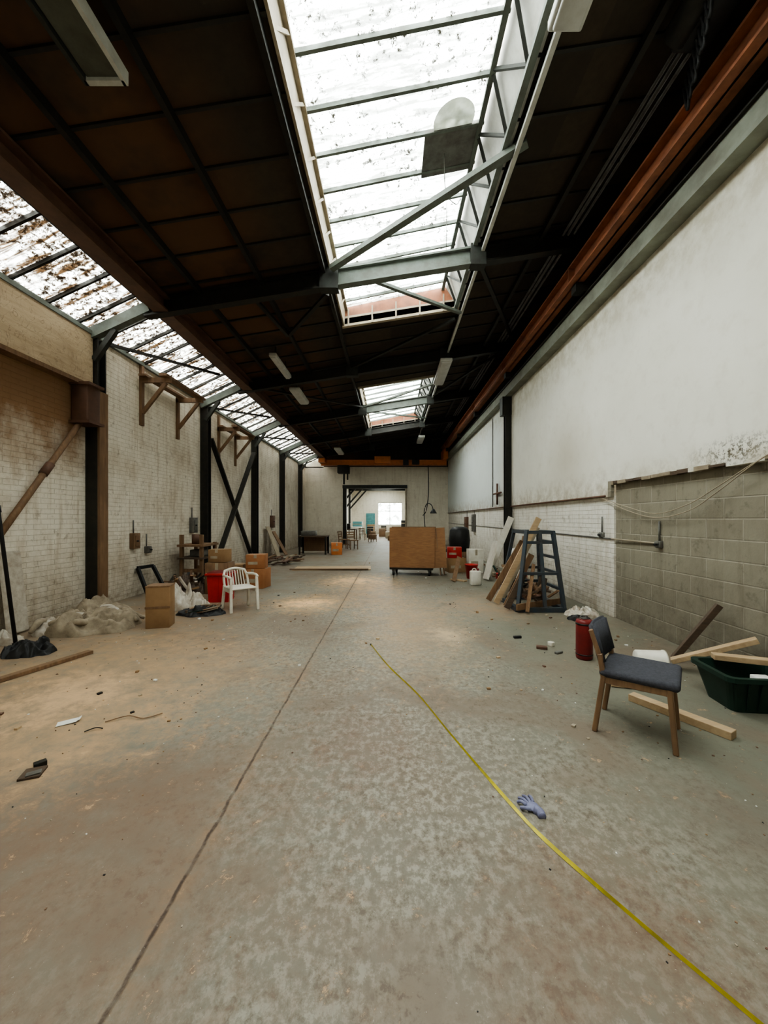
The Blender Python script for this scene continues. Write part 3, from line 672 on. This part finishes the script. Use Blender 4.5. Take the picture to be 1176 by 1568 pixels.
for k in range(34):
    x=-4.4+random.random()*.55;y=7.3+random.random()*.9; a=random.random()*6; L=random.uniform(.12,.3)
    b.beam((x,y,.1+random.random()*.15),(x+L*.6*math.cos(a),y+L*math.sin(a),.15+random.random()*.3),.05,.03,random.choice(['woodM','black','bag','card','rustdk','steel']))
b.done()
b=B('metal_workbench'); b.box(-3.9,-2.7,16.2,17.0,.75,.8,'woodD')
for x in(-3.88,-2.78):
    for y in(16.22,16.9): b.box(x,x+.07,y,y+.07,0,.75,'steel')
b.box(-3.88,-2.72,16.9,16.95,.1,.75,'woodM'); b.box(-3.8,-3.2,16.3,16.8,.8,1.0,'grey',.02); b.done()
carton(-2.3,16.4,0,.45,.45,.5,10,'orange',name='orange_box')
b=B('leaning_boards'); b.beam((-4.45,15.3,.03),(-4.9,15.35,1.2),.5,.03,'trim',up=(1,0,0)); b.beam((-4.3,15.9,.03),(-4.85,15.9,1.0),.4,.03,'woodM',up=(1,0,0)); b.done()
b=B('plywood_sheet'); b.box(-1.15,1.15,-.42,.42,0,.022,'woodL',0,at(-1.75,11.7,0,3)); b.box(-1.2,1.1,-.05,.05,.022,.05,'woodM',0,at(-1.75,11.3,0,1)); b.done(bevel=.004)
b=B('timber_scrap_pile')
for k in range(34):
    x=-4.6+random.random()*1.2;y=12.2+random.random()*2.2; a=random.uniform(-.6,2.2); L=random.uniform(.3,.8); z=.03+random.random()*.12
    b.beam((x,y,z),(x+L*math.cos(a)*.6,y+L*math.sin(a),z+random.random()*.08-.0),.1,.035,random.choice(['woodM','woodD','woodD','rustdk','trim']))
b.done()
def wchair(x,y,r):
    b=B('wooden_chair',at(x,y,0,r))
    for s in(-1,1):
        b.beam((-.2,s*.19,0),(-.2,s*.19,.45),.035,.035,'woodC'); b.beam((-.2,s*.19,.44),(-.27,s*.19,.88),.035,.035,'woodC'); b.beam((.2,s*.19,0),(.19,s*.19,.44),.035,.035,'woodC')
        b.beam((-.2,s*.19,.2),(.2,s*.19,.2),.02,.025,'woodC')
    b.box(-.22,.23,-.22,.22,.43,.47,'woodM',.01)
    for z in(.6,.72,.84): b.beam((-.235-.06*(z-.6)/.25,-.19,z),(-.235-.06*(z-.6)/.25,.19,z),.02,.06,'woodC')
    b.done()
wchair(-1.9,19.2,-60); wchair(-2.4,19.9,-20); wchair(-1.2,25.5,30); wchair(-2.0,27.5,80)
# ---------------------------------------------------------------- plywood cart
b=B('plywood_trolley',at(.62,10.5,0,-9))
b.box(-.6,.55,-.35,.35,.16,.22,'steel')
for x in(-.5,.45):
    for y in(-.28,.28):
        b.cyl((x-.025,y,.07),(x+.025,y,.07),.07,'black'); b.box(x-.04,x+.04,y-.04,y+.04,.12,.17,'grey')
for k,(dx,top,m) in enumerate(((0,1.28,'ply'),(-.02,1.25,'ply'),(.03,1.3,'woodM'),(0,1.22,'ply'))):
    b.beam((dx,-.36+k*.06,.22),(dx,-.34+k*.06,top),1.18 if k else 1.2,.02,m,up=(0,1,0))
b.beam((0,.3,.22),(0,.32,1.25),1.15,.02,'ply',up=(0,1,0)); b.box(-.58,-.56,-.3,.3,.22,1.24,'ply')
b.beam((.66,-.3,.22),(.60,-.25,1.27),.05,.5,'ply',up=(1,0,0)); b.beam((.75,-.05,.03),(.62,-.05,1.25),.5,.02,'woodM',up=(1,0,0)); b.beam((.84,.1,.03),(.66,.1,1.2),.5,.02,'ply',up=(1,0,0))
b.box(-.6,.58,-.3,.33,1.22,1.24,'ply')
b.done()
b=B('gooseneck_work_lamp'); b.lathe([(.1,1.243),(.1,1.26),(.02,1.27),(.02,1.3)],'black',(.95,10.6,0)); b.tube([(.95,10.6,1.27),(.93,10.6,1.7),(1.0,10.6,1.92),(1.12,10.6,1.9),(1.18,10.6,1.75)],.012,'black'); b.lathe([(.03,0),(.09,-.1),(.1,-.12)],'black',(1.18,10.6,1.78)); b.done()
# ---------------------------------------------------------------- right junk
b=B('steel_stillage_rack')
c=[(2.05,6.2),(2.8,6.2),(2.8,7.2),(2.05,7.2)]; top=[(2.28,6.45),(2.72,6.45),(2.72,7.1),(2.28,7.1)]
for i in range(4):
    p=c[i];q=c[(i+1)%4]; b.beam((*p,.04),(*q,.04),.07,.07,'blue'); b.beam((*p,.04),(*top[i],1.3),.055,.055,'blue'); b.beam((*top[i],1.28),(*top[(i+1)%4],1.28),.055,.055,'blue')
for t in (.25,.45,.65,.85):
    f=lambda i:(c[i][0]+(top[i][0]-c[i][0])*t,c[i][1]+(top[i][1]-c[i][1])*t,.04+1.26*t)
    b.beam(f(1),f(2),.045,.045,'blue')
    if t in(.45,.85): b.beam(f(0),f(1),.045,.045,'blue')
    if t<.6: b.beam(f(2),f(3),.045,.045,'blue')
b.beam((2.5,6.22,.06),(2.5,6.45,1.3),.05,.05,'blue')
b.done()
b=B('timber_offcuts')
for p,q,w,m in (((1.85,6.75,.03),(2.62,6.8,1.52),.10,'woodL'),((1.95,6.5,.03),(2.4,6.55,.9),.10,'woodM'),((2.0,6.95,.03),(2.68,7.0,1.35),.07,'trim'),((1.9,6.3,.04),(2.2,6.35,.6),.10,'woodD'),((2.0,6.1,.1),(2.9,6.5,.12),.10,'woodM'),((2.5,6.5,.1),(2.62,6.6,.5),.14,'woodD'),((2.15,6.05,.04),(2.38,6.4,.75),.05,'woodM'),((1.78,7.0,.03),(2.4,7.0,1.1),.10,'woodM')):
    b.beam(p,q,w,.03,m,up=(0,1,0))
for k in range(22):
    x=2.1+random.random()*.6;y=6.3+random.random()*.7;a=random.random()*6;L=random.uniform(.2,.45); z=.1+random.random()*.2
    b.beam((x,y,z),(x+L*math.cos(a)*.5,y+L*math.sin(a)*.7,z+random.random()*.2),.06,.03,random.choice(['woodM','woodD','woodD','rustdk']))
b.done()
b=B('rag_pile'); b.heap((2.98,6.0,0),.25,.2,.13,'bag',11,12,40); b.heap((2.8,5.75,0),.16,.12,.08,'black',12,9,30); b.done()
b=B('black_water_butt'); b.lathe([(.24,.5),(.30,.55),(.33,.85),(.30,1.15),(.24,1.24),(.1,1.27)],'black',(2.15,12.0,0)); b.box(1.85,2.45,11.7,12.3,0,.5,'woodM',.01); b.done()
carton(1.85,11.0,0,.5,.4,.4,10,'card'); carton(1.82,11.0,.407,.4,.35,.3,-6,'red','red_crate'); carton(2.4,10.95,0,.4,.4,.65,0,'white','white_cabinet')
b=B('red_bucket'); b.lathe([(.12,0),(.16,.34),(.17,.34),(.17,.36),(.15,.36),(.12,.06)],'red',(2.05,9.75,0)); b.tube([(1.89,9.75,.34),(2.05,9.6,.30),(2.21,9.75,.34)],.006,'grey'); b.done()
b=B('white_jerrycan',at(1.93,8.75,0,10)); b.box(-.12,.12,-.08,.08,0,.33,'white',.03); b.cyl((.06,0,.32),(.06,0,.38),.025,'dred'); b.tube([(-.08,0,.32),(-.06,0,.37),(.0,0,.37),(.02,0,.32)],.012,'white'); b.done()
b=B('leaning_white_panels'); b.beam((2.35,9.5,.02),(2.62,9.6,.95),.5,.03,'white',up=(1,0,0)); b.beam((2.75,9.2,.02),(3.0,9.3,.8),.3,.03,'paper',up=(1,0,0)); b.beam((2.9,9.0,.02),(3.15,9.0,1.1),.3,.025,'woodM',up=(1,0,0)); b.beam((2.5,9.95,.02),(3.2,10.2,1.55),.16,.025,'white',up=(0,1,0)); b.done()
b=B('junk_pile'); b.heap((2.75,8.2,0),.42,.5,.25,'woodD',15,10,60)
for k in range(44):
    x=2.35+random.random()*.7;y=7.7+random.random()*1.0;a=random.random()*6;L=random.uniform(.12,.4); z=.08+random.random()*.15
    b.beam((x,y,z),(x+L*math.cos(a)*.6,y+L*math.sin(a)*.8,z+random.random()*.3),random.uniform(.03,.09),.03,random.choice(['woodM','red','white','card','rustdk','steel','green','black','trim']))
b.done()
b=B('timber_offcuts'); b.beam((1.5,9.15,.02),(1.72,9.65,.55),.1,.025,'woodM',up=(0,1,0)); b.beam((1.5,9.5,.02),(1.8,9.2,.02),.12,.03,'woodL'); b.done()
b=B('red_gas_canister',at(2.09,4.15,0)@Matrix.Scale(.92,4)); b.lathe([(.085,0),(.092,.02),(.092,.42),(.085,.45),(.05,.458),(.03,.46)],'dred',(0,0,0)); b.lathe([(.0945,.40),(.0945,.42)],'black',(0,0,0)); b.lathe([(.094,.05),(.094,.065)],'black',(0,0,0)); b.box(-.03,.03,-.02,.02,.455,.475,'grey',.006); b.tube([(-.05,0,.455),(-.04,0,.495),(.03,0,.495),(.05,0,.455)],.007,'grey'); b.done()
b=B('white_plastic_tub',at(2.57,3.82,.104,-14)@Matrix.Scale(.83,4)); R=Matrix.Rotation(math.radians(90),4,'Y')
b.lathe([(.095,-.15),(.105,-.14),(.118,.14),(.125,.145),(.125,.165),(.112,.165),(.10,-.11)],'white',X=R); b.lathe([(.08,.1655),(.11,.166)],'grey',X=R); b.done()
b=B('green_plastic_crate',at(2.93,3.12,0,-6)@Matrix.Diagonal((1,1,.88,1)))
tb=bmesh.new()
def ring(w,d,z,n=8,r=.06):
    o=[]
    for cx,cy,a0 in((w-r,d-r,0),(-w+r,d-r,90),(-w+r,-d+r,180),(w-r,-d+r,270)):
        for k in range(5): a=math.radians(a0+k*22.5); o.append(tb.verts.new((cx+r*math.cos(a),cy+r*math.sin(a),z)))
    return o
rs=[ring(.25,.16,0),ring(.31,.22,.29),ring(.335,.245,.29),ring(.335,.245,.33),ring(.30,.21,.33),ring(.24,.15,.02)]
for i in range(5):
    for k in range(20): tb.faces.new((rs[i][k],rs[i][(k+1)%20],rs[i+1][(k+1)%20],rs[i+1][k]))
tb.faces.new(rs[0]); tb.faces.new(rs[-1]); bmesh.ops.recalc_face_normals(tb,faces=tb.faces); b.merge(tb,'green')
for k in range(-3,4): b.beam((k*.08,-.165,.02),(k*.095,-.232,.28),.012,.012,'green')
b.heap((0,0,.03),.2,.12,.14,'black',21,12,24); b.box(-.02,.1,-.08,.0,.2,.28,'paper',.01)
b.done()
b=B('timber_beam'); b.beam((2.0,3.2,.028),(2.34,2.62,.028),.085,.055,'woodL'); b.done(bevel=.004)
b=B('timber_beam'); b.beam((2.82,3.86,.08),(3.34,3.5,.40),.10,.045,'woodL'); b.done(bevel=.004)
b=B('timber_beam'); b.beam((2.78,3.32,.32),(3.38,3.08,.32),.09,.045,'woodL'); b.done(bevel=.004)
b=B('timber_beam'); b.beam((2.25,3.4,.02),(1.98,3.47,.02),.08,.03,'woodL'); b.done(bevel=.004)
b=B('dark_timber_post'); b.beam((2.98,4.05,.03),(3.36,3.93,.62),.05,.06,'woodD'); b.done(bevel=.004)
b=B('broken_floor_tile'); b.box(-.055,.05,-.05,.055,0,.014,'woodD',0,at(-2.1,2.26,0,20)); b.box(-.03,.04,-.04,.0,.014,.022,'grey',0,at(-2.1,2.26,0,35)); b.box(-.03,.03,-.01,.03,0,.03,'steel',0,at(-2.12,2.33,0,50)); b.done(bevel=.003)
b=B('paper_scrap'); b.beam((-2.43,2.8,.004),(-2.33,2.86,.01),.07,.003,'paper'); b.beam((-2.33,2.86,.01),(-2.31,2.87,.022),.06,.003,'paper'); b.done()
b=B('brick_fragment'); b.box(-.06,.06,-.03,.03,0,.035,'rustdk',.006,at(1.75,4.45,0,-20)); b.box(-.05,.05,-.02,.02,0,.025,'grey',.006,at(1.88,4.3,0,30)); b.box(-.03,.03,-.03,.03,0,.05,'white',.006,at(1.9,4.55,0,30)); b.box(-.05,.05,-.02,.02,0,.03,'black',.006,at(1.6,4.85,0,10)); b.done()
b=B('twig'); b.tube([(-2.1,2.83,.008),(-1.98,2.9,.018),(-1.85,2.88,.01),(-1.75,2.95,.012)],.004,'woodM'); b.tube([(-2.15,2.7,.008),(-2.1,2.74,.015),(-2.05,2.74,.01)],.004,'black'); b.done()
b=B('floor_debris')
for k in range(1100):
    r=random.random()
    if r<.45: x=random.uniform(-4.7,-1.2); y=random.uniform(1.3,9)
    elif r<.75: x=random.uniform(.8,3.2); y=random.uniform(1.3,10)
    else: x=random.uniform(-2.5,2.5); y=random.uniform(1.1,14)
    s=random.uniform(.002,.007)*(1+ (random.random()<.08 and y>2.6)*2)
    if y<2.4: s=min(s,.004)
    b.box(-s,s,-s*.7,s*.7,0,s*.8,random.choice(['trim','woodL','rustdk','paper','black','card','trim','woodM']),0,at(x,y,0,random.random()*180))
for k in range(50): # bigger scraps along the walls
    sd=random.random()<.5; x=random.uniform(-4.8,-3.9) if sd else random.uniform(2.6,3.2); y=random.uniform(8,19) if sd else random.uniform(10,19)
    s=random.uniform(.03,.12); b.box(-s,s,-s*.5,s*.5,0,s*.5,random.choice(['trim','woodM','rustdk','black','card','white']),0,at(x,y,0,random.random()*180))
b.done(False)
# ---------------------------------------------------------------- world / portals
w=bpy.data.worlds.new('sky'); scn.world=w; w.use_nodes=True
bg=w.node_tree.nodes['Background']; bg.inputs[0].default_value=(1,.968,.912,1); bg.inputs[1].default_value=27.0
def portal(name,p,sx,sy,rot):
    l=bpy.data.lights.new(name,'AREA'); l.shape='RECTANGLE'; l.size=sx; l.size_y=sy; l.cycles.is_portal=True
    o=bpy.data.objects.new(name,l); o.location=p; o.rotation_euler=rot; scn.collection.objects.link(o)
sl=math.atan2(GR[1]-GL[1],GR[0]-GL[0])
for a,c in SK: portal('skylight_portal',((GL[0]+GR[0])/2,(a+c)/2,(GL[1]+GR[1])/2+.05),2.15,c-a,(0,-sl,0))
sl2=math.atan2(e1[1]-e0[1],e1[0]-e0[0])
portal('skylight_portal',((e0[0]+e1[0])/2,(Y0+YF)/2,(e0[1]+e1[1])/2+.04),1.15,YF-Y0,(0,-sl2,0))
portal('skylight_portal',(-.8,32.25,4.7),2.0,12.5,(0,0,0))
portal('skylight_portal',(-.05,39.8,2.0),2.5,2.3,(math.radians(90),0,math.radians(180)))
# ---------------------------------------------------------------- camera
cd=bpy.data.cameras.new('camera'); cam=bpy.data.objects.new('camera',cd); scn.collection.objects.link(cam); scn.camera=cam
cam.location=(0,0,H); cam.rotation_euler=(math.radians(90),0,0)
cd.sensor_fit='VERTICAL'; cd.sensor_height=36; cd.sensor_width=27; cd.lens=589/1568*36
cd.shift_x=-10/1568; cd.shift_y=11/1568; cd.clip_start=.05
